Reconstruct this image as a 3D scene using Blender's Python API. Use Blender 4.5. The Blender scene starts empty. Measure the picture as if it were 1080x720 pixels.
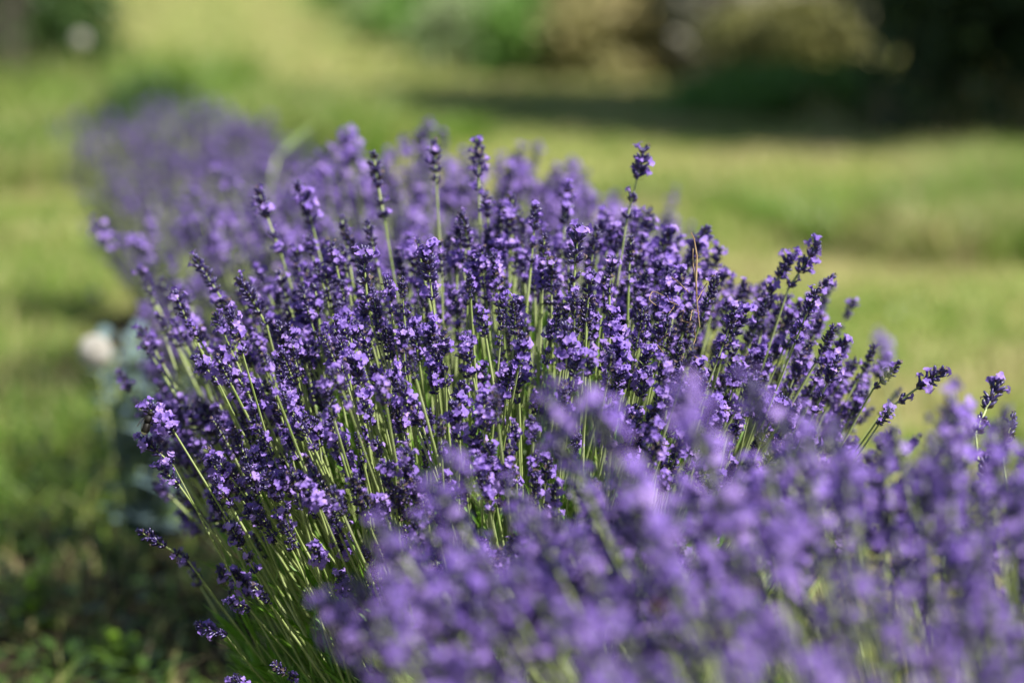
import bpy, math, random
import numpy as np
from mathutils import Vector, Matrix, Quaternion

random.seed(7)
rng = np.random.default_rng(7)
sc = bpy.context.scene
R_ = math.radians

# ------------------------------------------------------------------ camera
CAM_H = 0.78
FOC = 85.0 / 36.0 * 1080.0          # focal length in photo pixels
PITCH = math.atan(410.0 / FOC)
cam_d = bpy.data.cameras.new('camera')
cam_d.lens = 85.0
cam_d.sensor_width = 36.0
cam_d.clip_start = 0.05
cam_d.clip_end = 1500.0
cam_d.dof.use_dof = True
cam_d.dof.focus_distance = 1.72
cam_d.dof.aperture_fstop = 3.2
cam = bpy.data.objects.new('camera', cam_d)
cam.location = (0, 0, CAM_H)
cam.rotation_euler = (math.pi / 2 - PITCH, 0, 0)
sc.collection.objects.link(cam)
sc.camera = cam

# ------------------------------------------------------------------ sky, sun, exposure
SUN_EL = R_(49)
SUN_AZ = math.atan2(0.83, -0.56)     # clockwise from +Y
SUN = Vector((math.sin(SUN_AZ) * math.cos(SUN_EL), math.cos(SUN_AZ) * math.cos(SUN_EL), math.sin(SUN_EL)))
w = bpy.data.worlds.new('World')
sc.world = w
w.use_nodes = True
nt = w.node_tree
sky = nt.nodes.new('ShaderNodeTexSky')
sky.sky_type = 'NISHITA'
sky.sun_disc = False
sky.sun_elevation = SUN_EL
sky.sun_rotation = SUN_AZ
bg = nt.nodes['Background']
bg.inputs[1].default_value = 0.055
nt.links.new(sky.outputs[0], bg.inputs[0])
sl = bpy.data.lights.new('sun', 'SUN')
sl.energy = 4.6
sl.angle = R_(0.5)
sl.color = (1.0, 0.95, 0.86)
so = bpy.data.objects.new('sun', sl)
so.rotation_mode = 'QUATERNION'
so.rotation_quaternion = SUN.to_track_quat('Z', 'Y')
so.location = (3, -2, 5)
sc.collection.objects.link(so)
sc.view_settings.view_transform = 'Standard'
sc.view_settings.look = 'None'
sc.view_settings.exposure = 0.92
sc.view_settings.gamma = 1.0
sc.cycles.max_bounces = 6
sc.cycles.transparent_max_bounces = 4
sc.cycles.use_adaptive_sampling = True

# ------------------------------------------------------------------ helpers
def project(p):
    x, y, z = p
    c, s = math.cos(PITCH), math.sin(PITCH)
    dz = z - CAM_H
    d = y * c - dz * s
    v = y * s + dz * c
    return 540 + FOC * x / d, 360 - FOC * v / d, d

def at(px, py, Y):
    """world point on the upright plane at distance Y seen at photo pixel px,py"""
    c, s = math.cos(PITCH), math.sin(PITCH)
    dx, dv = (px - 540) / FOC, (360 - py) / FOC
    dy = c + dv * s
    dz = -s + dv * c
    t = Y / dy
    return Vector((dx * t, Y, CAM_H + dz * t))

def ground_at(px, py):
    c, s = math.cos(PITCH), math.sin(PITCH)
    dx, dv = (px - 540) / FOC, (360 - py) / FOC
    dy = c + dv * s
    dz = -s + dv * c
    t = -CAM_H / dz
    return Vector((dx * t, dy * t, 0))

class G:
    """triangle soup with material indices"""
    def __init__(s):
        s.V = []; s.T = []; s.M = []; s.n = 0
    def add(s, V, T, M=0):
        V = np.asarray(V, np.float32).reshape(-1, 3); T = np.asarray(T, np.int64).reshape(-1, 3)
        s.V.append(V); s.T.append(T + s.n)
        s.M.append(np.full(len(T), M, np.int32) if np.isscalar(M) else np.asarray(M, np.int32))
        s.n += len(V)
    def arrays(s):
        return np.concatenate(s.V), np.concatenate(s.T), np.concatenate(s.M)
    def mesh(s, name, mats, smooth=True):
        V, T, M = s.arrays()
        me = bpy.data.meshes.new(name)
        me.vertices.add(len(V)); me.vertices.foreach_set('co', V.astype(np.float32).ravel())
        me.loops.add(len(T) * 3); me.loops.foreach_set('vertex_index', T.astype(np.int32).ravel())
        me.polygons.add(len(T)); me.polygons.foreach_set('loop_start', np.arange(0, len(T) * 3, 3, dtype=np.int32))
        me.polygons.foreach_set('material_index', M)
        me.polygons.foreach_set('use_smooth', np.full(len(T), smooth, bool))
        for m in mats: me.materials.append(m)
        me.update(calc_edges=True)
        me.validate()
        return me

def obj(name, me, parent=None):
    o = bpy.data.objects.new(name, me)
    sc.collection.objects.link(o)
    if parent: o.parent = parent
    return o

def thing(name, loc, label, cat, group=None):
    o = bpy.data.objects.new(name, None)
    o.empty_display_size = 0.05
    sc.collection.objects.link(o)
    o.location = loc
    tag(o, label, cat, group)
    return o

def tag(o, label=None, cat=None, group=None, kind=None):
    if label: o['label'] = label
    if cat: o['category'] = cat
    if group: o['group'] = group
    if kind: o['kind'] = kind
    return o

def frame(d):
    d = np.asarray(d, float); d = d / np.linalg.norm(d)
    a = np.array([0, 0, 1.0]) if abs(d[2]) < 0.9 else np.array([1.0, 0, 0])
    u = np.cross(a, d); u /= np.linalg.norm(u)
    v = np.cross(d, u)
    return u, v, d

def tube(g, pts, rad, sides=4, M=0, cap=True):
    pts = np.asarray(pts, float); n = len(pts)
    rad = np.broadcast_to(np.asarray(rad, float), (n,))
    tan = np.gradient(pts, axis=0)
    V = []
    ang = np.arange(sides) * 2 * math.pi / sides
    u, v, _ = frame(tan[0])
    for i in range(n):
        d = tan[i] / (np.linalg.norm(tan[i]) + 1e-9)
        u = u - d * np.dot(u, d); u /= np.linalg.norm(u); v = np.cross(d, u)
        V.append(pts[i] + rad[i] * (np.cos(ang)[:, None] * u + np.sin(ang)[:, None] * v))
    V = np.concatenate(V)
    T = []
    for i in range(n - 1):
        for k in range(sides):
            a = i * sides + k; b = i * sides + (k + 1) % sides
            T += [(a, b, b + sides), (a, b + sides, a + sides)]
    if cap:
        V = np.vstack([V, pts[-1]]); e = len(V) - 1; o = (n - 1) * sides
        for k in range(sides): T.append((o + k, o + (k + 1) % sides, e))
    g.add(V, T, M)

# ------------------------------------------------------------------ materials
def ramp_mat(name, cols, scale=20, rough=0.6, transl=0.0, spec=0.3, bump=0.0, bscale=200, tcol=None, detail=3, sheen=0):
    m = bpy.data.materials.new(name); m.use_nodes = True
    n = m.node_tree.nodes; l = m.node_tree.links
    b = n['Principled BSDF']
    b.inputs['Roughness'].default_value = rough
    b.inputs['Specular IOR Level'].default_value = spec
    geo = n.new('ShaderNodeNewGeometry')
    no = n.new('ShaderNodeTexNoise'); no.inputs['Scale'].default_value = scale; no.inputs['Detail'].default_value = detail
    l.new(geo.outputs['Position'], no.inputs['Vector'])
    r = n.new('ShaderNodeValToRGB')
    el = r.color_ramp.elements
    k = len(cols)
    for i, c in enumerate(cols):
        p = 0.3 + 0.4 * i / max(1, k - 1)
        if i < 2: e = el[i]; e.position = p
        else: e = el.new(p)
        e.color = (*c, 1)
    l.new(no.outputs['Fac'], r.inputs['Fac'])
    l.new(r.outputs['Color'], b.inputs['Base Color'])
    if sheen: b.inputs['Sheen Weight'].default_value = sheen
    if bump:
        n2 = n.new('ShaderNodeTexNoise'); n2.inputs['Scale'].default_value = bscale
        l.new(geo.outputs['Position'], n2.inputs['Vector'])
        bm_ = n.new('ShaderNodeBump'); bm_.inputs['Strength'].default_value = bump; bm_.inputs['Distance'].default_value = 0.02
        l.new(n2.outputs['Fac'], bm_.inputs['Height']); l.new(bm_.outputs['Normal'], b.inputs['Normal'])
    if transl:
        t = n.new('ShaderNodeBsdfTranslucent')
        if tcol: t.inputs['Color'].default_value = (*tcol, 1)
        else: l.new(r.outputs['Color'], t.inputs['Color'])
        mx = n.new('ShaderNodeMixShader'); mx.inputs[0].default_value = transl
        l.new(b.outputs[0], mx.inputs[1]); l.new(t.outputs[0], mx.inputs[2])
        l.new(mx.outputs[0], n['Material Output'].inputs['Surface'])
    return m

M_cal = ramp_mat('calyx_purple', [(0.020, 0.013, 0.075), (0.042, 0.026, 0.14), (0.10, 0.08, 0.20)], 260, 0.36, 0.0, 0.8)
M_cor = ramp_mat('corolla_violet', [(0.21, 0.12, 0.53), (0.33, 0.21, 0.68), (0.53, 0.36, 0.83)], 90, 0.55, 0.35, 0.3)
M_dry = ramp_mat('withered_floret', [(0.07, 0.045, 0.06), (0.17, 0.13, 0.10)], 300, 0.8)
M_stem = ramp_mat('lavender_stem', [(0.24, 0.33, 0.09), (0.34, 0.42, 0.15), (0.44, 0.50, 0.26)], 40, 0.45, 0.0, 0.5)
M_leaf = ramp_mat('lavender_leaf', [(0.12, 0.27, 0.02), (0.21, 0.42, 0.045), (0.32, 0.50, 0.13)], 30, 0.4, 0.4, 0.45)
M_lfar = ramp_mat('lavender_leaf_grey', [(0.16, 0.20, 0.11), (0.26, 0.29, 0.17)], 20, 0.5, 0.2, 0.4)
M_gg = ramp_mat('grass_green', [(0.11, 0.21, 0.025), (0.18, 0.31, 0.045), (0.25, 0.37, 0.06)], 3, 0.4, 0.35, 0.5)
M_gy = ramp_mat('grass_yellow', [(0.33, 0.37, 0.11), (0.44, 0.46, 0.17), (0.50, 0.49, 0.22)], 2, 0.5, 0.35, 0.4)
M_gs = ramp_mat('grass_straw', [(0.42, 0.36, 0.18), (0.54, 0.46, 0.27)], 4, 0.6, 0.25, 0.3)
M_weed_shade = ramp_mat('weed_leaf_shade', [(0.03, 0.07, 0.01), (0.08, 0.14, 0.025)], 25, 0.22, 0.2, 0.9)  # leaf green darkened to imitate the shade at lower left

# ------------------------------------------------------------------ the ground
def ground_material():
    m = bpy.data.materials.new('ground_turf'); m.use_nodes = True
    n = m.node_tree.nodes; l = m.node_tree.links; b = n['Principled BSDF']
    b.inputs['Roughness'].default_value = 0.9; b.inputs['Specular IOR Level'].default_value = 0.1
    geo = n.new('ShaderNodeNewGeometry')
    a = n.new('ShaderNodeTexNoise'); a.inputs['Scale'].default_value = 0.8; a.inputs['Detail'].default_value = 4
    c = n.new('ShaderNodeTexNoise'); c.inputs['Scale'].default_value = 25; c.inputs['Detail'].default_value = 6
    l.new(geo.outputs['Position'], a.inputs['Vector']); l.new(geo.outputs['Position'], c.inputs['Vector'])
    r = n.new('ShaderNodeValToRGB'); e = r.color_ramp.elements
    e[0].position = 0.35; e[0].color = (0.24, 0.27, 0.08, 1); e[1].position = 0.65; e[1].color = (0.42, 0.41, 0.16, 1)
    l.new(a.outputs['Fac'], r.inputs['Fac'])
    r2 = n.new('ShaderNodeValToRGB'); e = r2.color_ramp.elements
    e[0].position = 0.3; e[0].color = (0.35, 0.3, 0.22, 1); e[1].position = 0.6; e[1].color = (1, 1, 1, 1)
    l.new(c.outputs['Fac'], r2.inputs['Fac'])
    mx = n.new('ShaderNodeMix'); mx.data_type = 'RGBA'; mx.blend_type = 'MULTIPLY'; mx.inputs[0].default_value = 0.7
    l.new(r.outputs['Color'], mx.inputs[6]); l.new(r2.outputs['Color'], mx.inputs[7])
    l.new(mx.outputs[2], b.inputs['Base Color'])
    bp = n.new('ShaderNodeBump'); bp.inputs['Strength'].default_value = 0.6; bp.inputs['Distance'].default_value = 0.03
    l.new(c.outputs['Fac'], bp.inputs['Height']); l.new(bp.outputs['Normal'], b.inputs['Normal'])
    return m

M_ground = ground_material()
M_soil_shade = ramp_mat('soil_and_shade', [(0.03, 0.023, 0.015), (0.07, 0.052, 0.033)], 30, 0.95, 0, 0.1, 0.8, 60)  # bed soil, taken darker to deepen the ground shade

def sheet(name, x0, x1, y0, y1, nx, ny, zf, mat):
    xs = np.linspace(x0, x1, nx); ys = np.linspace(y0, y1, ny)
    X, Y = np.meshgrid(xs, ys)
    V = np.stack([X, Y, zf(X, Y)], -1).reshape(-1, 3)
    i = np.arange(ny - 1)[:, None] * nx + np.arange(nx - 1)[None, :]
    i = i.ravel()
    T = np.concatenate([np.stack([i, i + 1, i + nx + 1], 1), np.stack([i, i + nx + 1, i + nx], 1)])
    g = G(); g.add(V, T, 0)
    return obj(name, g.mesh(name, [mat]))

ground = sheet('ground', -400, 400, -100, 700, 81, 81, lambda X, Y: X * 0, M_ground)
tag(ground, kind='structure')

# raised soil bed under the lavender row
ROW = [(0.42, 0.45), (0.22, 1.2), (0.0, 1.87), (-0.10, 2.6), (-0.32, 3.4), (-0.52, 4.15), (-0.72, 4.95)]
def rowx(y):
    ys = [p[1] for p in ROW]; xs = [p[0] for p in ROW]
    return np.interp(y, ys, xs)
g = G()
ny, nx = 90, 13
V = []
for j in range(ny):
    y = -0.4 + (5.7) * j / (ny - 1)
    for i in range(nx):
        t = i / (nx - 1) * 2 - 1
        wv = (0.25 if y < 2.2 else 0.17) + 0.03 * math.sin(y * 5.1) + 0.02 * math.sin(y * 13)
        e = max(0, 1 - abs(t) ** 3)
        f = min(1, min(j, ny - 1 - j) / 4)
        V.append((rowx(y) + t * wv, y, -0.004 + f * (0.03 * e + 0.008 * math.sin(y * 37 + i * 2.3) * e)))
T = []
for j in range(ny - 1):
    for i in range(nx - 1):
        a = j * nx + i
        T += [(a, a + 1, a + nx + 1), (a, a + nx + 1, a + nx)]
g.add(V, T, 0)
soil = sheet('shade_verge', -1.6, .2, 1.0, 3.6, 50, 60, lambda X, Y: .006 - .03 * np.clip(np.abs(Y - 2.3) / 1.35 + .12 * np.sin(X * 9 + 3 * np.sin(Y * 7)) - .8, 0, 1) - .03 * np.clip(np.abs(X + .7) / .9 - .85 + .06 * np.sin(Y * 11), 0, 1), M_soil_shade)  # dark sheet whose colour stands in for the shade at lower left
tag(soil, kind='structure')
tag(obj('flower_bed_soil', g.mesh('flower_bed_soil', [M_soil_shade])), kind='structure')

# ------------------------------------------------------------------ grass
def clumpn(P, s, seed=0):
    """cheap smooth noise in 0..1"""
    r = np.random.default_rng(seed); v = np.zeros(len(P))
    for i in range(6):
        k = r.normal(0, 1, 2) * s; ph = r.uniform(0, 6.28)
        v += np.sin(P[:, 0] * k[0] + P[:, 1] * k[1] + ph)
    return 0.5 + v / 12

def blades(g, P, h, wd, lean, mats):
    """vectorised blades of 5 vertices; P (n,2), h (n,), wd (n,)"""
    n = len(P)
    a = rng.uniform(0, 2 * math.pi, n)
    fx, fy = np.cos(a), np.sin(a)
    b = rng.uniform(0, 2 * math.pi, n)
    L = lean * h * rng.uniform(0.2, 1.2, n)
    lx, ly = np.cos(b) * L, np.sin(b) * L
    z0 = np.full(n, -0.003)
    def pt(sx, k, t):   # side, width factor, height fraction
        return np.stack([P[:, 0] + sx * fx * wd * k / 2 + lx * t * t, P[:, 1] + sx * fy * wd * k / 2 + ly * t * t,
                         z0 + h * (t - 0.25 * lean * t * t)], 1)
    V = np.stack([pt(-1, 1, 0), pt(1, 1, 0), pt(-1, .85, .5), pt(1, .85, .5), pt(0, 0, 1)], 1).reshape(-1, 3)
    o = np.arange(n)[:, None] * 5
    T = np.concatenate([o + [0, 1, 3], o + [0, 3, 2], o + [2, 3, 4]], 1).reshape(-1, 3)
    q = clumpn(P, 4.0, 77) * .6 + clumpn(P, 14.0, 78) * .4
    u = np.clip(rng.uniform(0, 1, n) * .55 + (np.argsort(np.argsort(q)) / n) * .45, 0, .9999)
    u = np.argsort(np.argsort(u)) / n
    cs = np.cumsum(mats)
    M = np.repeat(np.minimum(np.searchsorted(cs, u), len(mats) - 1), 3)
    g.add(V, T, M)

def off_row(P, margin=0.17):
    d = np.abs(P[:, 0] - rowx(P[:, 1]))
    return (P[:, 1] > 5.35) | (d > margin)

def fan(n, y0, y1, xmin=None, xmax=None, power=1.0):
    y = y0 * (y1 / y0) ** rng.uniform(0, 1, n)
    hw = 0.27 * y + 1.3
    x = rng.uniform(-1, 1, n) * hw
    P = np.stack([x, y], 1)
    return P[off_row(P)]

# mown lawn, right of the row and beyond it
g = G()
P = fan(230000, 0.9, 16)
right = P[:, 0] > rowx(P[:, 1])
Pl = P[right | (P[:, 1] > 5.6)]
d = Pl[:, 1]
nz = clumpn(Pl, 3.0, 3)
blades(g, Pl, (0.022 + 0.035 * nz) * rng.uniform(.6, 1.3, len(Pl)) * (1 + d * 0.04), 0.0022 + 0.0007 * d, 0.8, [0.27, 0.58, 0.15])
P = fan(40000, 16, 60)
blades(g, P, rng.uniform(.04, .09, len(P)), 0.012 + 0.0005 * P[:, 1], 0.8, [0.3, 0.58, 0.12])
tag(obj('lawn_grass', g.mesh('lawn_grass', [M_gg, M_gy, M_gs], False)), kind='stuff')

# longer green grass left of the row
g = G()
P = fan(190000, 0.9, 7.5)
P = P[P[:, 0] < rowx(P[:, 1])]
nz = clumpn(P, 5.0, 11); d = P[:, 1]
keep = rng.uniform(0, 1, len(P)) < (0.35 + nz) * np.clip((P[:, 1] - 2.4) / 1.8, .15, 1)  # thinned up close so the dark shade-coloured ground shows
P, nz, d = P[keep], nz[keep], d[keep]
blades(g, P, (0.03 + 0.07 * nz) * rng.uniform(.5, 1.4, len(P)), 0.0026 + 0.0006 * d, 0.9, [0.50, 0.38, 0.12])
# tall seed grass
P = fan(3000, 3.0, 8.0); P = P[P[:, 0] < rowx(P[:, 1]) - 0.2]
blades(g, P, rng.uniform(.12, .24, len(P)), 0.0035 + 0 * P[:, 0], 0.7, [0.55, 0.3, 0.15])
tag(obj('meadow_grass', g.mesh('meadow_grass', [M_gg, M_gy, M_gs], False)), kind='stuff')

def patch(n, cx, cy, rx, ry):
    a = rng.uniform(0, 6.283, n); r = np.sqrt(rng.uniform(0, 1, n))
    return np.stack([cx + rx * r * np.cos(a), cy + ry * r * np.sin(a)], 1)

# uncut grass at the right, and the weedy verge behind the far row
g = G()
for (px, py, rx, ry, n, h) in [(1010, 262, .42, .45, 5000, .20), (930, 235, .4, .3, 1800, .12), (1075, 225, .3, .6, 4500, .24), (700, 212, .28, .22, 1200, .09),
                               (820, 222, .5, .16, 1500, .08)]:
    c = ground_at(px, py); P = patch(n, c.x, c.y, rx, ry)
    blades(g, P, rng.uniform(.4, 1.2, n) * h, 0.006 + 0 * P[:, 0], 0.8, [0.62, 0.28, 0.10])
tag(obj('uncut_grass', g.mesh('uncut_grass', [M_gg, M_gy, M_gs], False)), kind='stuff')
g = G()
for (px, py, rx, ry, n, h) in [(290, 172, .45, .7, 6000, .30), (60, 185, .5, .8, 5000, .22), (215, 150, .8, .8, 5000, .30), (90, 120, .9, 1.2, 5000, .40), (400, 150, .5, .4, 1500, .16)]:
    c = ground_at(px, py); P = patch(n, c.x, c.y, rx, ry)
    blades(g, P, rng.uniform(.3, 1.15, n) * h, 0.008 + 0 * P[:, 0], 0.7, [0.75, 0.2, 0.05])
tag(obj('verge_grass', g.mesh('verge_grass', [M_gg, M_gy, M_gs], False)), kind='stuff')
g = G()
for (px, py, rx, ry, n, h) in [(1050, 146, .5, .2, 170, .34), (925, 144, .4, .15, 50, .28), (1150, 146, .6, .3, 300, .4)]:
    c = ground_at(px, py); P = patch(n, c.x, c.y, rx, ry)
    blades(g, P, rng.uniform(.4, 1.15, n) * h, 0.012 + 0 * P[:, 0], 0.5, [0.15, 0.25, 0.6])
tag(obj('dry_grass_heads', g.mesh('dry_grass_heads', [M_gg, M_gy, M_gs], False)), kind='stuff')

# ------------------------------------------------------------------ lavender flower spikes
def calyx(g, p, d, L, r, hi):
    u, v, d = frame(d)
    if hi:
        k = 5; rings = [(0, .35), (.35, 1.0), (.8, .85), (1.0, .55)]
    else:
        k = 3; rings = [(0, .3), (.5, 1.1), (1.0, .4)]
    V = []
    for (t, rr) in rings:
        for i in range(k):
            a = 2 * math.pi * i / k
            V.append(p + d * (L * t) + (u * math.cos(a) + v * math.sin(a)) * r * rr)
    T = []
    for j in range(len(rings) - 1):
        for i in range(k):
            a = j * k + i; b = j * k + (i + 1) % k
            T += [(a, b, b + k), (a, b + k, a + k)]
    o = (len(rings) - 1) * k
    for i in range(1, k - 1): T.append((o, o + i, o + i + 1))
    g.add(V, T, 0)

def corolla(g, p, d, s, hi, rnd, M=1):
    """two lipped floret: short tube and five rounded lobes"""
    u, v, d = frame(d)
    th = p + d * s * 0.5
    ang0 = rnd.uniform(-.3, .3)
    V = []; T = []
    k = 5 if hi else 4
    if hi:
        for i in range(4):
            a = math.pi / 2 * i
            c = u * math.cos(a) + v * math.sin(a)
            V += [p + c * s * .13, th + c * s * .22]
        for i in range(4):
            a, b = 2 * i, 2 * ((i + 1) % 4)
            T += [(a, b, b + 1), (a, b + 1, a + 1)]
    for i in range(k):
        a = 2 * math.pi * i / k + ang0
        big = 1.15 if i < 2 else 0.85
        c = u * math.cos(a) + v * math.sin(a); e = np.cross(d, c)
        bend = rnd.uniform(-.7, .9)
        w_ = s * .27 * big; ln = s * .62 * big
        q = len(V)
        V += [th, th + c * ln * .55 + e * w_ + d * s * .22, th + c * ln * .55 - e * w_ + d * s * .22,
              th + c * ln * .62 + d * s * .16, th + c * ln + e * w_ * .45 + d * s * (.2 - bend * .5), th + c * ln - e * w_ * .45 + d * s * (.2 - bend * .5)]
        T += [(q, q + 1, q + 3), (q, q + 3, q + 2), (q + 1, q + 4, q + 3), (q + 2, q + 3, q + 5), (q + 3, q + 4, q + 5)]
    g.add(V, T, M)

def make_spike(seed, length, whorls, bloom, gap, hi, width=1.0):
    """spike along +Z starting at origin; slots: calyx, corolla, stem, withered"""
    rnd = random.Random(seed); g = G()
    zs = []
    main = length * (1 - gap)
    z = 0.0
    if gap > 0:
        zs.append((0.003, 0.75)); z = length * gap
        if gap > .45: zs.append((length * gap * .5, .7))
    for i in range(whorls):
        f = i / max(1, whorls - 1)
        zs.append((z + main * f * 0.86, (0.95 + 0.15 * math.sin(f * 3) - 0.35 * max(0, f - .75) * 4 * .7)))
    bend = rnd.uniform(-.12, .12); ba = rnd.uniform(0, 6.28)
    def axis(z_): return np.array([math.cos(ba) * bend * z_ * z_ / length, math.sin(ba) * bend * z_ * z_ / length, z_])
    tube(g, [axis(t * length * .97) for t in (0, .33, .66, 1)], [.0009, .0008, .0007, .0004], 4, 2)
    for wi, (zz, sz) in enumerate(zs):
        n = rnd.choice([7, 8, 9]) if hi else 5
        n = max(3, int(n * (0.7 + .4 * sz)))
        a0 = rnd.uniform(0, 6.28)
        top = wi == len(zs) - 1
        wbloom = min(1, max(0, bloom * .85 + rnd.uniform(-.3, .25)))
        for k in range(n):
            a = a0 + 2 * math.pi * k / n + rnd.uniform(-.25, .25)
            el = rnd.uniform(.45, 1.15) if not top else rnd.uniform(.8, 1.4)
            d = np.array([math.cos(a) * math.cos(el), math.sin(a) * math.cos(el), math.sin(el)])
            p = axis(zz + rnd.uniform(-.0018, .0022)) + np.array([math.cos(a), math.sin(a), 0]) * .0007
            L = rnd.uniform(.0045, .0062) * sz * width * (1 if hi else 1.15)
            r = rnd.uniform(.0009, .0012) * width * (1 if hi else 1.5)
            calyx(g, p, d, L, r, hi)
            if rnd.random() < wbloom:
                s = rnd.uniform(.0038, .0056) * width * (1 if hi else 1.25)
                dd = d + np.array([0, 0, rnd.uniform(-.4, .25)]); dd /= np.linalg.norm(dd)
                corolla(g, p + d * L * .88, dd, s, hi, rnd)
            elif rnd.random() < .05:
                corolla(g, p + d * L * .9, d, .0028 * width, False, rnd, 3)
            if hi and k % 3 == 0:    # small bract under the whorl
                q = axis(zz - .001); c = np.array([math.cos(a), math.sin(a), 0]); e = np.array([-math.sin(a), math.cos(a), 0])
                g.add([q, q + c * .003 + e * .0015 + [0, 0, .0012], q + c * .003 - e * .0015 + [0, 0, .0012], q + c * .005 + [0, 0, .003]], [(0, 1, 2), (1, 3, 2)], 3)
    return g

SP_MATS = [M_cal, M_cor, M_stem, M_dry]
hi_types = [  # seed, length, whorls, bloom, gap, width
    (1, .028, 5, .42, 0, 1.1), (2, .042, 4, .28, .5, 1.05), (3, .027, 5, .65, 0, 1.1), (4, .040, 6, .06, .3, .95), (5, .050, 4, .32, .6, 1.05),
    (6, .024, 4, .50, 0, 1.0), (7, .042, 5, .04, .5, .9), (8, .030, 4, .22, .35, 1.0), (9, .038, 4, .38, .4, 1.05), (10, .034, 4, .55, .45, 1.1)]
SP_HI = [make_spike(s, L, wn, b, gp, True, wd) for (s, L, wn, b, gp, wd) in hi_types]
SP_LO = [make_spike(s, L, wn, min(1, b * 1.15 + .05), gp, False, wd) for (s, L, wn, b, gp, wd) in hi_types]
ME_HI = [g.mesh('flower_spike', SP_MATS) for g in SP_HI]
ME_LO = [g.mesh('flower_spike', SP_MATS) for g in SP_LO]
AR_HI = [g.arrays() for g in SP_HI]
AR_LO = [g.arrays() for g in SP_LO]

# ------------------------------------------------------------------ lavender bushes
def bez(p0, p1, p2, n):
    t = np.linspace(0, 1, n)[:, None]
    return (1 - t) ** 2 * p0 + 2 * t * (1 - t) * p1 + t * t * p2

class Stalk:
    pass

def make_stalk(base, tip, typ, scale, hi, rad, sag=0.04, rnd=random):
    s = Stalk()
    v = tip - base; L = np.linalg.norm(v); hz = math.hypot(v[0], v[1]) / L
    p1 = base + v * .5 + np.array([rnd.uniform(-.02, .02), rnd.uniform(-.02, .02), sag * hz * L / .4])
    s.pts = bez(base, p1, tip, 7 if hi else 5)
    d = s.pts[-1] - s.pts[-2]; d /= np.linalg.norm(d)
    s.tip = tip; s.dir = d; s.typ = typ; s.scale = scale; s.hi = hi; s.rad = rad
    s.rot = rnd.uniform(0, 6.28)
    s.len = hi_types[typ][1] * scale
    return s

def stalk_tube(g, s, M=0):
    tube(g, s.pts, np.linspace(s.rad * 1.15, s.rad * .72, len(s.pts)), 5 if s.hi else 3, M, cap=False)

def spike_matrix(s):
    u, v, d = frame(s.dir)
    c, sn = math.cos(s.rot), math.sin(s.rot)
    a = u * c + v * sn; b = np.cross(d, a)
    M = np.eye(4); M[:3, 0] = a * s.scale; M[:3, 1] = b * s.scale; M[:3, 2] = d * s.scale; M[:3, 3] = s.tip - d * .001
    return M

def dome_stalks(cx, cy, R, H, n, hi, rnd, zlow=.30, crown=.10, rad=.00118, skirt=.3, blooms=None, size=1.0, low=.12, power=2.6):
    out = []
    for i in range(n):
        a = rnd.uniform(0, 2 * math.pi)
        sk = rnd.random() < skirt
        if sk:
            r = R * rnd.uniform(.72, 1.06); z = zlow + (H - zlow) * rnd.uniform(-.12, .75)
        else:
            q = math.sqrt(rnd.random()) * .98
            r = R * q
            z = zlow + (H - .035 - zlow) * (1 - q ** power) ** .6 + max(-.06, min(.028, rnd.gauss(0, .022)))
            if rnd.random() < .33: z -= rnd.uniform(.02, low)
        lob = 1 + .07 * math.sin(3 * a + cx * 20) + .05 * math.sin(5 * a + cy * 7)
        tx, ty = r * math.cos(a) * lob, r * math.sin(a) * lob
        base = np.array([tx * .32 + rnd.uniform(-.04, .04), ty * .32 + rnd.uniform(-.04, .04), .05 + rnd.uniform(0, .05)])
        typ = rnd.choices(range(10), blooms)[0] if blooms else rnd.randrange(10)
        tip = np.array([tx, ty, max(.12, z)])
        out.append(make_stalk(base, tip, typ, size * rnd.uniform(.75, 1.15), hi, rad * rnd.uniform(.85, 1.2), rnd.uniform(.0, .06), rnd))
    return out

def foliage(rnd, R, n, Lr, leaf, mats, lw=.0032):
    """leafy shoots from the woody base; narrow leaves in pairs"""
    g = G(); V = []; T = []; M = []
    for i in range(n):
        a = rnd.uniform(0, 6.283); q = math.sqrt(rnd.random())
        L = rnd.uniform(*Lr)
        tip = np.array([math.cos(a) * q * R * .8, math.sin(a) * q * R * .8, .06 + L * (1 - .35 * q * q)])
        base = np.array([tip[0] * .35, tip[1] * .35, .03])
        pts = bez(base, base + (tip - base) * .5 + np.array([0, 0, .03]), tip, 9)
        tube(g, pts[::2], [.0013, .0011, .0009, .0008, .0006], 3, 1, cap=False)
        for k in range(2, 9):
            p = pts[k]; d = pts[k] - pts[k - 1]; u, v, d = frame(d)
            for j in range(4):
                b = rnd.uniform(0, 6.283)
                c = u * math.cos(b) + v * math.sin(b)
                el = rnd.uniform(.75, 1.25) if k < 8 else rnd.uniform(1.1, 1.45)
                ld = c * math.cos(el) + d * math.sin(el)
                sd = np.cross(ld, c); sd /= (np.linalg.norm(sd) + 1e-9)
                ll = leaf * rnd.uniform(.6, 1.2); ww = lw * rnd.uniform(.7, 1.1) / 2
                m = p + ld * ll * .5; t_ = p + ld * ll + c * ll * .12
                n0 = len(V)
                V += [p - sd * ww * .5, p + sd * ww * .5, m - sd * ww, m + sd * ww, t_]
                T += [(n0, n0 + 1, n0 + 3), (n0, n0 + 3, n0 + 2), (n0 + 2, n0 + 3, n0 + 4)]
    g.add(np.array(V), T, 0)
    return g

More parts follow.
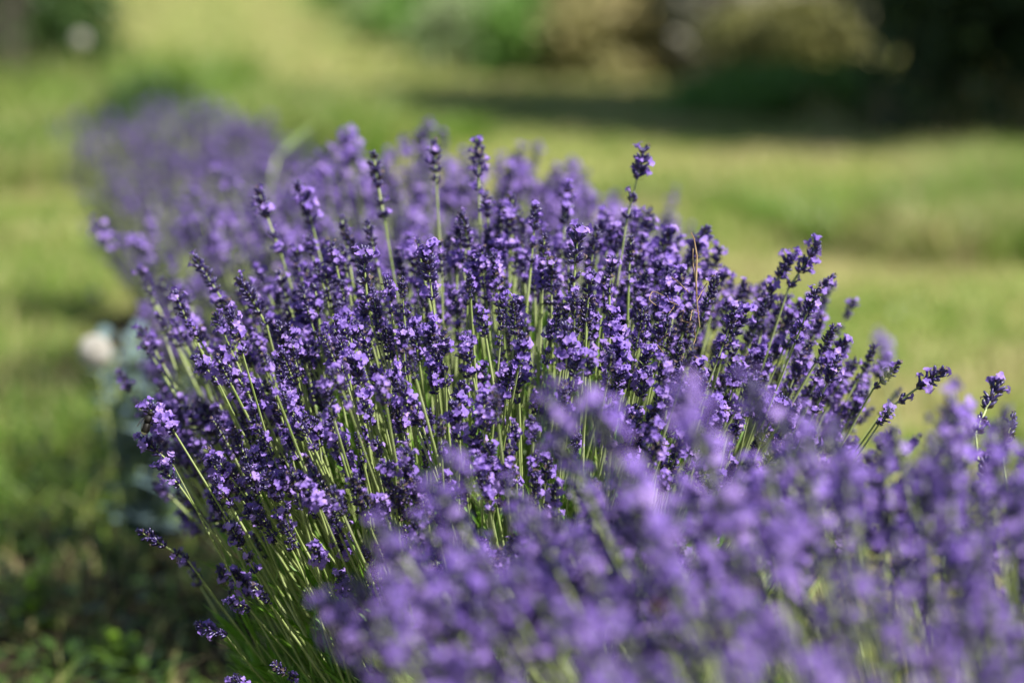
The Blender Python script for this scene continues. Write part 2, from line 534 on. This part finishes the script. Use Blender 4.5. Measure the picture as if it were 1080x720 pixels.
def woody(rnd, R):
    g = G()
    for i in range(9):
        a = i * .7 + rnd.uniform(-.2, .2); r = R * rnd.uniform(.2, .38)
        tube(g, [(0, 0, -.01), (math.cos(a) * r * .4, math.sin(a) * r * .4, .03), (math.cos(a) * r, math.sin(a) * r, .09 + rnd.uniform(0, .04))], [.008, .006, .003], 6, 0)
    return g
M_wood = ramp_mat('woody_stem', [(0.10, 0.075, 0.05), (0.2, 0.16, 0.11)], 80, .9, 0, .1, .4, 300)

class Bush:
    pass
bushes = []
def bush(cx, cy, R, H, n, hi, label, seed, heroes=(), nfol=200, Lr=(.14, .26), leaf=.036, leafmat=None, **kw):
    rnd = random.Random(seed)
    b = Bush(); b.c = np.array([cx, cy, 0.]); b.label = label; b.R = R; b.hi = hi
    b.stalks = dome_stalks(cx, cy, R, H, n, hi, rnd, **kw)
    for (px, py, Y, typ, sc_, lx, lz) in heroes:     # spikes that stand out of the dome: top of spike at px,py
        P = np.array(at(px, py, Y)) - b.c
        base = np.array([P[0] * .3 + lx * 0, P[1] * .3, .08])
        d = P - base; d /= np.linalg.norm(d)
        d = d + np.array([lx, 0, lz]); d /= np.linalg.norm(d)
        tip = P - d * hi_types[typ][1] * sc_
        s = make_stalk(base, tip, typ, sc_, hi or abs(Y - 1.72) < .45, .001, 0.02, rnd)
        s.hero = True
        s.dir = d
        b.stalks.append(s)
    if hi == 'mixed':
        for s in b.stalks: s.hi = (s.tip[1] + cy) > 1.42
    b.fol = foliage(rnd, R, nfol, Lr, leaf, None)
    b.fmat = leafmat or M_leaf
    b.wood = woody(rnd, R)
    bushes.append(b)
    return b

# centre bush, in focus.  heroes: (px, py of spike top, distance, type, size, lean x, lean z)
heroA = [
    (681, 156, 1.84, 4, 1.15, .12, 0), (505, 150, 1.92, 8, 1.1, .03, 0), (459, 150, 1.93, 7, 1.1, .05, 0), (391, 160, 1.9, 6, 1.3, -.05, 0),
    (609, 238, 1.72, 1, 1.25, .0, .2), (449, 262, 1.72, 9, 1.2, -.05, .2), (378, 262, 1.74, 1, 1.2, .0, .1), (864, 256, 1.80, 8, 1.1, .28, 0),
    (836, 268, 1.82, 9, 1.0, .25, 0), (876, 290, 1.8, 7, .95, .3, 0), (757, 290, 1.74, 3, .95, .1, 0), (744, 236, 1.86, 0, 1.2, .15, 0),
    (706, 240, 1.87, 2, 1.3, .1, 0), (660, 232, 1.88, 6, 1.0, .1, 0), (598, 195, 1.92, 5, 1.2, 0, 0), (540, 205, 1.9, 3, 1.0, 0, 0),
    (314, 190, 1.92, 0, 1.2, -.1, 0), (270, 200, 1.9, 4, 1.1, -.1, 0), (205, 268, 1.82, 3, 1.1, -.2, 0), (254, 290, 1.78, 3, 1.1, -.15, 0),
    (152, 424, 1.68, 2, 1.1, -.35, 0), (150, 462, 1.69, 9, .9, -.4, 0), (165, 490, 1.70, 5, .9, -.35, 0), (205, 372, 1.72, 0, 1.0, -.3, 0), (232, 372, 1.74, 8, .95, -.25, 0),
    (146, 556, 1.72, 6, 1.1, -.45, 0), (204, 660, 1.68, 0, .85, -.6, -.3), (240, 632, 1.66, 5, .75, -.5, -.2), (995, 388, 1.72, 4, 1.1, .5, -.05), (950, 384, 1.74, 7, .9, .45, 0),
    (942, 432, 1.70, 5, .6, .3, 0), (893, 355, 1.78, 2, 1.0, .3, 0), (856, 325, 1.76, 8, 1.0, .25, 0), (425, 470, 1.6, 1, .9, -.1, 0), (437, 548, 1.57, 8, .8, .05, 0),
    (320, 508, 1.6, 2, .9, -.2, 0), (415, 590, 1.56, 9, .9, -.1, 0), (385, 668, 1.56, 3, .9, -.25, 0), (510, 415, 1.62, 2, 1.0, 0, .1), (372, 375, 1.66, 9, 1.1, -.1, .1),
    (600, 340, 1.66, 0, 1.15, 0, .1), (480, 420, 1.64, 0, 1.1, 0, .1), (546, 378, 1.68, 3, .9, 0, .1), (655, 365, 1.68, 9, 1.1, .05, 0), (712, 300, 1.76, 2, 1.1, .1, 0), (785, 325, 1.74, 9, 1.1, .15, 0)]
heroB = [
    (722, 405, 1.14, 2, 1.25, .05, 0), (930, 352, 1.22, 5, .6, .05, 0), (795, 395, 1.2, 0, 1.0, .1, 0), (625, 415, 1.2, 5, 1.3, .0, 0), (575, 420, 1.22, 0, 1.2, 0, 0), (455, 505, 1.22, 2, 1.1, -.1, 0),
    (475, 475, 1.24, 5, .7, -.1, 0), (335, 632, 1.2, 2, 1.0, -.3, 0), (345, 655, 1.16, 8, 1.1, -.4, 0), (655, 490, 1.1, 2, 1.3, 0, 0), (540, 590, 1.12, 9, 1.1, -.1, 0), (1000, 415, 1.3, 0, 1.2, .1, 0),
    (1050, 400, 1.66, 1, 1.15, .35, 0), (1072, 440, 1.66, 7, 1.0, .4, 0), (1020, 430, 1.38, 2, 1.2, .1, 0), (1042, 480, 1.6, 9, 1.0, .2, 0), (1020, 520, 1.6, 9, .9, .1, 0), (850, 455, 1.15, 4, 1.1, .1, 0),
    (900, 480, 1.2, 2, 1.1, .1, 0), (760, 520, 1.08, 9, 1.1, 0, 0), (690, 560, 1.05, 5, 1.1, 0, 0), (470, 600, 1.15, 2, 1.2, -.1, 0), (820, 560, 1.05, 5, 1.1, .1, 0), (975, 500, 1.18, 9, 1.1, .1, 0)]
heroC = [(367, 138, 2.35, 2, 1.4, 0, 0), (102, 236, 2.3, 5, 1.3, -.2, 0), (136, 250, 2.35, 5, 1.1, -.2, 0), (340, 160, 2.4, 0, 1.2, 0, 0), (232, 176, 2.5, 0, 1.2, -.1, 0), (540, 172, 2.3, 0, 1.2, 0, 0), (642, 228, 2.2, 5, 1.0, .1, 0)]
bush(.0, 1.87, .275, .557, 1300, True, 'sharply focused lavender bush in the middle with pale green stems fanning out to the left', 1, heroA, 900, (.18, .43), .042, skirt=.24, zlow=.34, size=.86)
bush(.290, 1.14, .34, .505, 1250, 'mixed', 'nearest lavender bush, blurred violet spikes filling the lower right corner', 2, heroB, 160, (.12, .26), skirt=.3, zlow=.36, size=1.0, low=.13, power=3.6, blooms=[4, 5, 4, 6, 5, 4, 6, 6, 5, 4])
bush(-.08, 2.58, .27, .56, 760, False, 'softly blurred lavender bush directly behind the sharply focused one', 3, heroC, 160, leafmat=M_lfar, skirt=.3, zlow=.3)
dull = [0, 2, 0, 10, 2, 0, 12, 4, 0, 0]
bush(-.30, 3.38, .23, .46, 480, False, 'blurred lavender bush further back in the row, next to the grey-blue leaved plant', 4, (), 160, leafmat=M_lfar, blooms=dull, rad=.0013)
bush(-.49, 4.15, .21, .45, 460, False, 'dull purple lavender bush second from the far end of the row', 5, (), 160, leafmat=M_lfar, blooms=dull, rad=.0014)
bush(-.69, 4.95, .20, .46, 460, False, 'farthest lavender bush, a dull purple blur at the upper left end of the row', 6, (), 160, leafmat=M_lfar, blooms=dull, rad=.0015)

# which stalks show largest: coarse visibility grid, nearest first
allst = []
for bi, b in enumerate(bushes):
    for s in b.stalks:
        p0 = s.tip + b.c; p1 = p0 + s.dir * s.len
        a0 = project(p0); a1 = project(p1)
        allst.append((a0[2], bi, s, a0, a1))
allst.sort(key=lambda t: t[0])
CELL = 4
occ = np.zeros((720 // CELL + 1, 1080 // CELL + 1), np.uint8)
for (d, bi, s, a0, a1) in allst:
    vis = 0; cells = []
    wpx = .005 * FOC / d
    for t in np.linspace(0, 1, 9):
        for o in (-1, -.5, 0, .5, 1):
            x = a0[0] + (a1[0] - a0[0]) * t + o * wpx; y = a0[1] + (a1[1] - a0[1]) * t
            if 0 <= x < 1080 and 0 <= y < 720:
                c = (int(y) // CELL, int(x) // CELL); cells.append(c)
                if not occ[c]: vis += 1
    for c in cells: occ[c] = 1
    s.score = vis / 45 * (s.len / .04) / d ** 2

GROUP = 'lavender bushes planted in one row'
for b in bushes:
    root = thing('lavender_bush', tuple(b.c), b.label, 'lavender', GROUP)
    o = obj('woody_base', b.wood.mesh('woody_base', [M_wood]), root)
    tag(obj('foliage', b.fol.mesh('foliage', [b.fmat, M_stem], False), root), kind='stuff')
    b.stalks.sort(key=lambda s: -s.score)
    top, rest = b.stalks[:100], b.stalks[100:]
    for s in top:
        g = G(); stalk_tube(g, s)
        st = obj('flower_stem', g.mesh('flower_stem', [M_stem]), root)
        sp = obj('flower_spike', (ME_HI if s.hi else ME_LO)[s.typ], st)
        sp.matrix_local = Matrix(spike_matrix(s).tolist())
    g = G()
    for s in rest:
        stalk_tube(g, s, 2)
        V, T, M = (AR_HI if s.hi else AR_LO)[s.typ]
        A = spike_matrix(s)
        g.add(V @ A[:3, :3].T + A[:3, 3], T, M)
    tag(obj('flower_stems', g.mesh('flower_stems', SP_MATS), root), kind='stuff')

# ------------------------------------------------------------------ leafy things
def leaf_quad(V, T, p, d, n, L, W, curl=.15):
    """one pointed leaf, folded along its midrib"""
    s = np.cross(d, n); s /= (np.linalg.norm(s) + 1e-9)
    i = len(V)
    m1 = p + d * L * .35; m2 = p + d * L * .72
    V += [p, m1 + s * W * .5 + n * W * .12, m1, m1 - s * W * .5 + n * W * .12, m2 + s * W * .38 - n * L * curl * .4, m2 - n * L * curl * .45, m2 - s * W * .38 - n * L * curl * .4, p + d * L - n * L * curl]
    T += [(i, i + 2, i + 1), (i, i + 3, i + 2), (i + 1, i + 2, i + 5), (i + 1, i + 5, i + 4), (i + 2, i + 3, i + 6), (i + 2, i + 6, i + 5), (i + 4, i + 5, i + 7), (i + 5, i + 6, i + 7)]

def weed(name, loc, label, cat, mats, H, nst, nleaf, L, W, seed, spread=.5, group=None):
    rnd = random.Random(seed)
    root = thing(name, loc, label, cat, group)
    gs = G(); V = []; T = []
    for i in range(nst):
        a = rnd.uniform(0, 6.28); h = H * rnd.uniform(.6, 1.05); r = spread * h * rnd.uniform(.2, 1)
        tip = np.array([math.cos(a) * r, math.sin(a) * r, h])
        pts = bez(np.array([tip[0] * .1, tip[1] * .1, -.005]), np.array([tip[0] * .35, tip[1] * .35, h * .6]), tip, 7)
        tube(gs, pts, np.linspace(.0022, .0010, 7), 5, 0)
        for k in range(nleaf):
            t = .15 + .85 * k / nleaf; x = t * 6; j = min(5, int(x)); p = pts[j] * (1 - (x - j)) + pts[j + 1] * (x - j)
            b = k * 2.4 + rnd.uniform(-.4, .4); el = rnd.uniform(.1, .8)
            d = np.array([math.cos(b) * math.cos(el), math.sin(b) * math.cos(el), math.sin(el)])
            n = np.array([-math.cos(b) * math.sin(el), -math.sin(b) * math.sin(el), math.cos(el)])
            s_ = rnd.uniform(.6, 1.1) * (1.1 - .4 * t)
            leaf_quad(V, T, p, d, n, L * s_, W * s_, rnd.uniform(.05, .35))
    obj('stems', gs.mesh('stems', [M_stem]), root)
    gl = G(); gl.add(np.array(V), T, 0)
    obj('leaves', gl.mesh('leaves', [mats]), root)
    return root

M_teal = ramp_mat('grey_blue_leaf', [(0.11, 0.18, 0.20), (0.20, 0.28, 0.30)], 30, .5, .15, .4)
M_bright = ramp_mat('bright_leaf', [(0.16, 0.30, 0.02), (0.24, 0.40, 0.04)], 30, .35, .4, .5)
weed('grey_leaved_plant', (-.47, 3.0, 0), 'grey-blue leaved plant at the foot of the row, beside the white seed head', 'plant', M_teal, .33, 15, 20, .055, .028, 21, .33)
c = ground_at(38, 668)
weed('weed', c, 'bright yellow-green upright weed in the shaded grass at the lower left', 'weed', M_bright, .115, 4, 9, .04, .020, 22, .25)
c = ground_at(80, 655)
weed('weed', c, 'slim bright weed shoot standing alone beside the yellow-green weed', 'weed', M_bright, .12, 1, 6, .03, .007, 23, .1)
c = ground_at(118, 716)
weed('weed', c, 'round-leaved yellow-green weed at the bottom edge, left of the focused bush', 'weed', M_bright, .06, 5, 7, .035, .022, 24, .8)
c = ground_at(140, 480)
weed('weed', c, 'light green leafy weed under the white seed head', 'weed', M_bright, .12, 4, 8, .05, .02, 25, .3)

# low clover and broad weeds in the grass, lower left
g = G(); V = []; T = []
rnd = random.Random(31)
for i in range(5200):
    y = rnd.uniform(2.0, 4.2); hw = .27 * y + .5
    x = rnd.uniform(-hw, rowx(y) - .14)
    z = rnd.uniform(.012, .055)
    a = rnd.uniform(0, 6.28); el = rnd.uniform(-.2, .9)
    d = np.array([math.cos(a) * math.cos(el), math.sin(a) * math.cos(el), math.sin(el)])
    n = np.array([-math.cos(a) * math.sin(el), -math.sin(a) * math.sin(el), math.cos(el)])
    leaf_quad(V, T, np.array([x, y, z]), d, n, rnd.uniform(.012, .03), rnd.uniform(.008, .014), .2)
g.add(np.array(V), T, [0] * len(T))
tag(obj('clover_ground_cover', g.mesh('clover_ground_cover', [M_weed_shade])), kind='stuff')

# ------------------------------------------------------------------ seed heads
M_fluff = ramp_mat('seed_fluff', [(.74, .72, .68), (.84, .82, .78)], 50, .9, .3, .1)
M_brown = ramp_mat('seed_brown', [(.20, .14, .08), (.28, .2, .12)], 50, .9)
def seed_head(P, label, R=.019):
    root = thing('dandelion_seed_head', (P.x, P.y, 0), label, 'seed head', 'dandelion seed heads in the grass')
    g = G(); tube(g, bez(np.array([.03, .02, -.01]), np.array([.02, .01, P.z * .6]), np.array([0, 0, P.z]), 8), np.linspace(.0019, .0013, 8), 6)
    obj('stalk', g.mesh('stalk', [M_stem]), root)
    g = G(); c = np.array([0, 0, P.z])
    n = 320
    for i in range(n):
        z = 1 - 2 * (i + .5) / n; r = math.sqrt(1 - z * z); a = i * 2.39996
        d = np.array([r * math.cos(a), r * math.sin(a), z])
        tube(g, [c + d * .002, c + d * R * .75], [.00025, .00012], 3, 0, False)
        u, v, d = frame(d)
        for k in range(9):
            b = 6.283 * k / 9; e = u * math.cos(b) + v * math.sin(b); f = np.cross(d, e)
            p = c + d * R * .74; q = c + d * R + e * R * .24
            g.add([p - f * .0002, p + f * .0002, q + f * .0006, q - f * .0006], [(0, 1, 2), (0, 2, 3)], 0)
    obj('fluff', g.mesh('fluff', [M_fluff], False), root)
    g = G()
    V = [];
    tube(g, [c + [0, 0, -.004], c + [0, 0, -.002], c + [0, 0, .002], c + [0, 0, .004]], [.002, .0035, .0035, .001], 8, 0)
    obj('receptacle', g.mesh('receptacle', [M_brown]), root)
seed_head(at(100, 370, 2.85), 'round white fluffy seed head on a thin stalk, left of the focused bush')
seed_head(at(85, 42, 7.2), 'pale blurred seed head far back in the green verge at the upper left', .02)

# arched pale grass leaf in front of the verge
g = G()
p0 = np.array(ground_at(330, 330)); tip = np.array(at(330, 128, 3.1)); st = np.array(at(292, 166, 3.05))
root = thing('grass_leaf', (st[0], st[1], 0), 'single pale arching grass leaf catching the light behind the row', 'grass leaf')
pts = bez(np.array([-.02, 0, 0]), np.array([-.03, 0, st[2] * .9]), np.array([0, 0, st[2]]), 6)
tube(g, pts, .0018, 5, 0); obj('stalk', g.mesh('stalk', [M_stem]), root)
g = G(); V = []; T = []
d = tip - st; L = np.linalg.norm(d); d /= L
leaf_quad(V, T, np.array([0, 0, st[2]]), d, np.array([-d[2] * .5, -.7, d[0] * .5]), L * 1.0, .009, .1)
g.add(np.array(V), T, 0); obj('blade', g.mesh('blade', [ramp_mat('pale_leaf', [(.25, .36, .12), (.33, .43, .18)], 10, .3, .4, .6)]), root)

# ------------------------------------------------------------------ dry straw caught among the flowers, bee, orange leaf
M_straw = ramp_mat('dry_straw', [(.30, .17, .08), (.55, .42, .26)], 120, .6, .2)
P = at(740, 330, 1.70)
root = thing('dry_grass_stalk', (P.x, P.y, P.z), 'thin curled brown dry grass stalk caught between the purple spikes', 'dry grass')
def loc(px, py, dy=0.): return np.array(at(px, py, 1.70 + dy)) - np.array(P)
g = G()
tube(g, [loc(738, 345), loc(735, 318), loc(734, 295), loc(735, 270), loc(732, 252), loc(729, 245)], [.0004, .0005, .0009, .0008, .0005, .0003], 6)
tube(g, [loc(734, 300), loc(731, 280, .003), loc(731, 262)], [.0004, .0006, .0003], 5)
obj('stalk', g.mesh('stalk', [M_straw]), root)
g = G()
for pts in ([(708, 292), (716, 298), (722, 304), (726, 308)], [(700, 312), (688, 306), (684, 316), (692, 322)], [(726, 340), (718, 338), (722, 326), (716, 330)], [(738, 330), (730, 326), (728, 338)],
            [(735, 318), (742, 304), (746, 298)], [(732, 345), (734, 358), (726, 372), (740, 380)], [(716, 322), (706, 318), (704, 312)], [(706, 330), (712, 322), (708, 314)], [(700, 372), (692, 362), (704, 352)]):
    q = [loc(x, y, .012 * math.sin(i * 2.)) for i, (x, y) in enumerate(pts)]
    qq = np.array(q); t = np.linspace(0, len(qq) - 1, 12)
    sm = np.stack([np.interp(t, range(len(qq)), qq[:, k]) for k in range(3)], 1)
    sm[1:-1] = (sm[:-2] + sm[1:-1] * 2 + sm[2:]) / 4
    tube(g, sm, .00035, 4)
obj('tendrils', g.mesh('tendrils', [M_straw]), root)

M_bee = ramp_mat('bee_dark', [(.006, .005, .005), (.014, .011, .009)], 400, .6, 0, .3)
M_beey = ramp_mat('bee_tan', [(.55, .50, .36), (.7, .65, .5)], 400, .8)
M_wing = ramp_mat('bee_wing', [(.45, .42, .36), (.55, .52, .45)], 200, .2, .6, .6)
P = at(156, 442, 1.662)
bee = thing('bumblebee', (P.x, P.y, P.z), 'black bumblebee with a pale tail tip on the leftmost flowers of the focused bush', 'bumblebee')
bee.scale = (1.25, 1.45, 1.45)
bee.rotation_euler = (0, R_(-70), R_(20))
def ellip(g, c, r, M=0, n=10, m=8, fM=None):
    V = []; T = []; MM = []
    for i in range(m + 1):
        ph = math.pi * i / m
        for k in range(n):
            a = 2 * math.pi * k / n
            V.append((c[0] - r[0] * math.cos(ph), c[1] + r[1] * math.sin(ph) * math.cos(a), c[2] + r[2] * math.sin(ph) * math.sin(a)))
    for i in range(m):
        for k in range(n):
            a = i * n + k; b = i * n + (k + 1) % n
            T += [(a, b, b + n), (a, b + n, a + n)]; q = fM(i) if fM else M; MM += [q, q]
    g.add(V, T, MM)
g = G(); ellip(g, (0.0, 0, 0), (.0028, .0022, .0022), 0); obj('thorax', g.mesh('thorax', [M_bee, M_beey]), bee)
g = G(); ellip(g, (-.0052, 0, -.0004), (.0040, .0023, .0022), 0, 10, 10, lambda i: 1 if i < 3 else 0); obj('abdomen', g.mesh('abdomen', [M_bee, M_beey]), bee)
g = G(); ellip(g, (.0037, 0, -.0002), (.0014, .0017, .0015), 0)
for s in (-1, 1): tube(g, [(.0045, s * .0006, .0006), (.0065, s * .0014, .0018), (.0085, s * .002, .0012)], .00015, 4)
obj('head', g.mesh('head', [M_bee]), bee)
for s in (-1, 1):
    g = G(); V = []; T = []
    leaf_quad(V, T, np.array([.0005, s * .001, .0018]), np.array([-.85, s * .5, .15]), np.array([0.1, 0, 1.]), .0085, .0032, .02)
    g.add(np.array(V), T, 0); obj('wing', g.mesh('wing', [M_wing]), bee)
    for k in range(3):
        g = G(); x = .0015 - k * .0014
        tube(g, [(x, s * .0015, -.001), (x + .001 - k * .001, s * .0035, -.0012), (x + .0015 - k * .0018, s * .0042, -.0042)], .0002, 4)
        obj('leg', g.mesh('leg', [M_bee]), bee)

P = at(697, 645, 1.10)
g = G(); V = []; T = []
leaf_quad(V, T, np.array([0, 0, 0.]), np.array([.2, 0, 1.]) / 1.02, np.array([.5, -.85, .1]), .009, .006, .3)
leaf_quad(V, T, np.array([0, 0, 0.]), np.array([-.6, -.1, .8]), np.array([.3, -.9, .3]), .007, .004, .3)
g.add(np.array(V), T, 0)
o = obj('withered_leaf', g.mesh('withered_leaf', [ramp_mat('orange_leaf', [(.5, .18, .04), (.62, .28, .08)], 60, .6, .3)]))
o.location = P
tag(o, 'tiny withered orange leaf caught among the blurred spikes of the nearest bush', 'leaf')

# ------------------------------------------------------------------ background shrubs and trees
def crown(g, c, r, n, size, seed, M=0, shape=1.0):
    """leaf clumps through the crown volume with gaps"""
    r_ = np.random.default_rng(seed)
    nc = max(6, n // 60)
    d = r_.normal(0, 1, (nc, 3)); d /= np.linalg.norm(d, axis=1)[:, None]
    d[:, 2] = np.abs(d[:, 2]) * shape + (1 - shape) * d[:, 2]
    rad = r_.uniform(.35, 1.0, nc) ** .6
    cc = np.array(c) + d * rad[:, None] * np.array(r) * r_.uniform(.85, 1.1, nc)[:, None]
    k = r_.integers(0, nc, n)
    p = cc[k] + r_.normal(0, 1, (n, 3)) * np.array(r) * .16
    p[:, 2] = np.maximum(p[:, 2], size * .5)
    a = r_.normal(0, 1, (n, 3)); a /= np.linalg.norm(a, axis=1)[:, None]
    b = np.cross(a, r_.normal(0, 1, (n, 3))); b /= np.linalg.norm(b, axis=1)[:, None]
    s = size * r_.uniform(.6, 1.3, n)[:, None]
    V = np.stack([p - a * s, p + b * s * .45, p + a * s, p - b * s * .45], 1).reshape(-1, 3)
    o = np.arange(n)[:, None] * 4
    g.add(V, np.concatenate([o + [0, 1, 2], o + [0, 2, 3]], 1).reshape(-1, 3), M)

def shrub(name, px, py, w_, h, mat, label, cat, seed, n=4500, size=.035, depth=None, group=None, flowers=None):
    c = ground_at(px, py)
    root = thing(name, c, label, cat, group)
    rnd = random.Random(seed)
    g = G()
    for i in range(9):
        a = rnd.uniform(0, 6.28); r = w_ / 2 * rnd.uniform(.3, .8)
        tube(g, bez(np.array([0, 0, -.02]), np.array([math.cos(a) * r * .3, math.sin(a) * r * .3, h * .4]), np.array([math.cos(a) * r, math.sin(a) * r, h * rnd.uniform(.6, .95)]), 5), np.linspace(.012, .004, 5), 5)
    obj('branches', g.mesh('branches', [M_wood]), root)
    g = G(); crown(g, (0, 0, h * .35), (w_ / 2, (depth or w_) / 2, h * .62), n, size, seed, 0)
    crown(g, (0, 0, h * .22), (w_ / 2, (depth or w_) / 2, h * .25), n // 3, size, seed + 5, 0, 0)
    obj('foliage', g.mesh('foliage', [mat], False), root)
    if flowers:
        g = G(); crown(g, (0, 0, h * .45), (w_ / 2, (depth or w_) / 2, h * .6), n // 4, size * .8, seed + 9, 0)
        obj('blossoms', g.mesh('blossoms', [flowers], False), root)
    return root

M_sg = ramp_mat('shrub_green', [(0.14, 0.29, 0.06), (0.25, 0.43, 0.10)], 3, .5, .3, .3)
M_sm = ramp_mat('shrub_sage', [(0.29, 0.37, 0.18), (0.43, 0.52, 0.29)], 3, .6, .3, .3)
M_sb = ramp_mat('shrub_tan', [(0.34, 0.33, 0.13), (0.50, 0.42, 0.22)], 3, .6, .35, .3)
M_sgrey = ramp_mat('shrub_pale_grey', [(0.42, 0.42, 0.33), (0.60, 0.56, 0.47)], 3, .6, .35, .3)
M_sy = ramp_mat('shrub_olive', [(0.20, 0.21, 0.06), (0.30, 0.29, 0.11)], 3, .5, .3, .3)
M_dk = ramp_mat('evergreen_dark', [(0.018, 0.04, 0.016), (0.045, 0.08, 0.035)], 3, .5, .1, .3)
M_dg = ramp_mat('shrub_dark_green', [(0.035, 0.08, 0.02), (0.07, 0.13, 0.035)], 3, .5, .2, .3)
GB = 'low green bushes edging the lawn'
for i, (px, py, w_, h, m, lab) in enumerate([
    (585, 82, 1.0, .62, M_sg, 'low green bush at the near right end of the planted bed behind the lawn'),
    (528, 74, 1.1, .60, M_sm, 'pale sage bush beside the near end of the planted bed behind the lawn'),
    (480, 55, 1.3, .66, M_sg, 'green bush in the middle of the bed that runs diagonally behind the lawn'),
    (440, 36, 1.5, .70, M_sm, 'greyish green bush towards the far end of the diagonal bed'),
    (400, 20, 1.8, .78, M_sg, 'farthest green bush of the diagonal bed, at the top edge of the photo'),
    (655, 84, 1.1, .70, M_sb, 'olive brown bush between the green bed and the yellowish shrubs'),
    (640, 56, 1.5, .80, M_sg, 'green bush behind the olive brown one at the top of the photo'),
    (550, 40, 1.8, .78, M_sm, 'grey-green bush at the top centre, behind the low bed')]):
    shrub('garden_bush', px, py, w_, h, m, lab, 'bush', 40 + i, 4200, .04, None, GB)
GS = 'shrubs behind the tree shadow'
for i, (px, py, w_, h, m, lab) in enumerate([
    (715, 82, .9, .85, M_sb, 'yellowish brown shrub left of the pale grey one behind the shadow'),
    (770, 88, .8, 1.0, M_sgrey, 'pale grey-green shrub just behind the shadow on the lawn'),
    (830, 97, .9, .50, M_sy, 'low olive-yellow shrub in front of the pale grey shrubs'),
    (850, 72, 1.3, 1.3, M_sgrey, 'tall pale grey-brown shrub left of the dark evergreen'),
    (850, 122, 1.2, .24, M_sg, 'low green bush left of the dark tree, in its shadow'),
    (735, 58, 1.6, 1.2, M_sm, 'grey-green shrub at the top of the photo, behind the yellowish brown one'),
    (690, 66, 1.0, .8, M_sy, 'small olive shrub at the top, right of the olive brown bush')]):
    shrub('garden_shrub', px, py, w_, h, m, lab, 'shrub', 60 + i, 4500, .04, None, GS, None)
shrub('garden_shrub', 14, 120, 1.0, .9, M_dg, 'dark green shrub around the foot of the dark trunk at the upper left corner', 'shrub', 72, 4500, .04)
shrub('garden_shrub', 160, 168, .45, .30, M_dg, 'small dark green shrub right behind the far end of the lavender row', 'shrub', 71, 3500, .03)

M_bark = ramp_mat('dark_bark', [(.03, .03, .022), (.07, .065, .05)], 12, .9, 0, .1, .6, 40)
def tree(px, py, label, seed, trunk_r, trunk_h, cc, cr, n, mat, size, evergreen=False):
    c = ground_at(px, py)
    root = thing('evergreen_tree' if evergreen else 'tree', c, label, 'tree')
    rnd = random.Random(seed)
    g = G()
    tube(g, [(0, 0, -.05), (.01, 0, .15), (.03, .02, trunk_h * .5), (0, .03, trunk_h), (.02, 0, cc[2] + cr[2] * .5)], [trunk_r * 1.5, trunk_r * 1.1, trunk_r, trunk_r * .85, trunk_r * .25], 14)
    for i in range(14):
        a = i * 2.4; z0 = trunk_h * .8 + (cc[2] + cr[2] * .3 - trunk_h * .8) * i / 14
        e = np.array([math.cos(a) * cr[0] * .75, math.sin(a) * cr[1] * .75, z0 + .25 * cr[2]])
        tube(g, bez(np.array([0, 0, z0]), np.array([e[0] * .5, e[1] * .5, z0 + .05]), e, 6), np.linspace(trunk_r * .35, trunk_r * .06, 6), 6)
    obj('trunk', g.mesh('trunk', [M_bark]), root)
    g = G(); crown(g, cc, cr, n, size, seed, 0, .0)
    obj('crown', g.mesh('crown', [mat], False), root)
    return root
tree(1000, 138, 'dark evergreen tree at the upper right casting its shadow across the lawn', 80, .09, .3, (0, 0, 2.1), (.62, 1.15, 2.1), 26000, M_dk, .05, True)
tree(1120, 130, 'dark evergreen tree cut off by the right edge of the photo', 81, .1, .3, (0, 0, 2.3), (.9, 1.2, 2.3), 26000, M_dk, .055, True)
tree(1480, 166, 'unseen evergreen tree added beyond the right edge for its lawn shadow', 83, .12, .4, (0, 0, 2.3), (1.0, 1.1, 2.2), 26000, M_dk, .06, True)  # added out of view to widen the shadow band on the lawn
tree(0, 126, 'tree with a dark trunk at the upper left corner', 82, .13, 1.9, (0, 0, 3.2), (1.5, 1.5, 1.3), 9000, M_dg, .08)

# distant wood beyond everything
g = G()
r2 = np.random.default_rng(90)
for i in range(70):
    a = -1.3 + 2.6 * i / 69
    R0 = r2.uniform(75, 100)
    h = r2.uniform(5, 9)
    crown(g, (math.sin(a) * R0, math.cos(a) * R0, h * .5), (h * .6, h * .6, h * .6), 900, .4, 900 + i, 0, 0)
tag(obj('distant_wood', g.mesh('distant_wood', [M_dg], False)), kind='stuff')
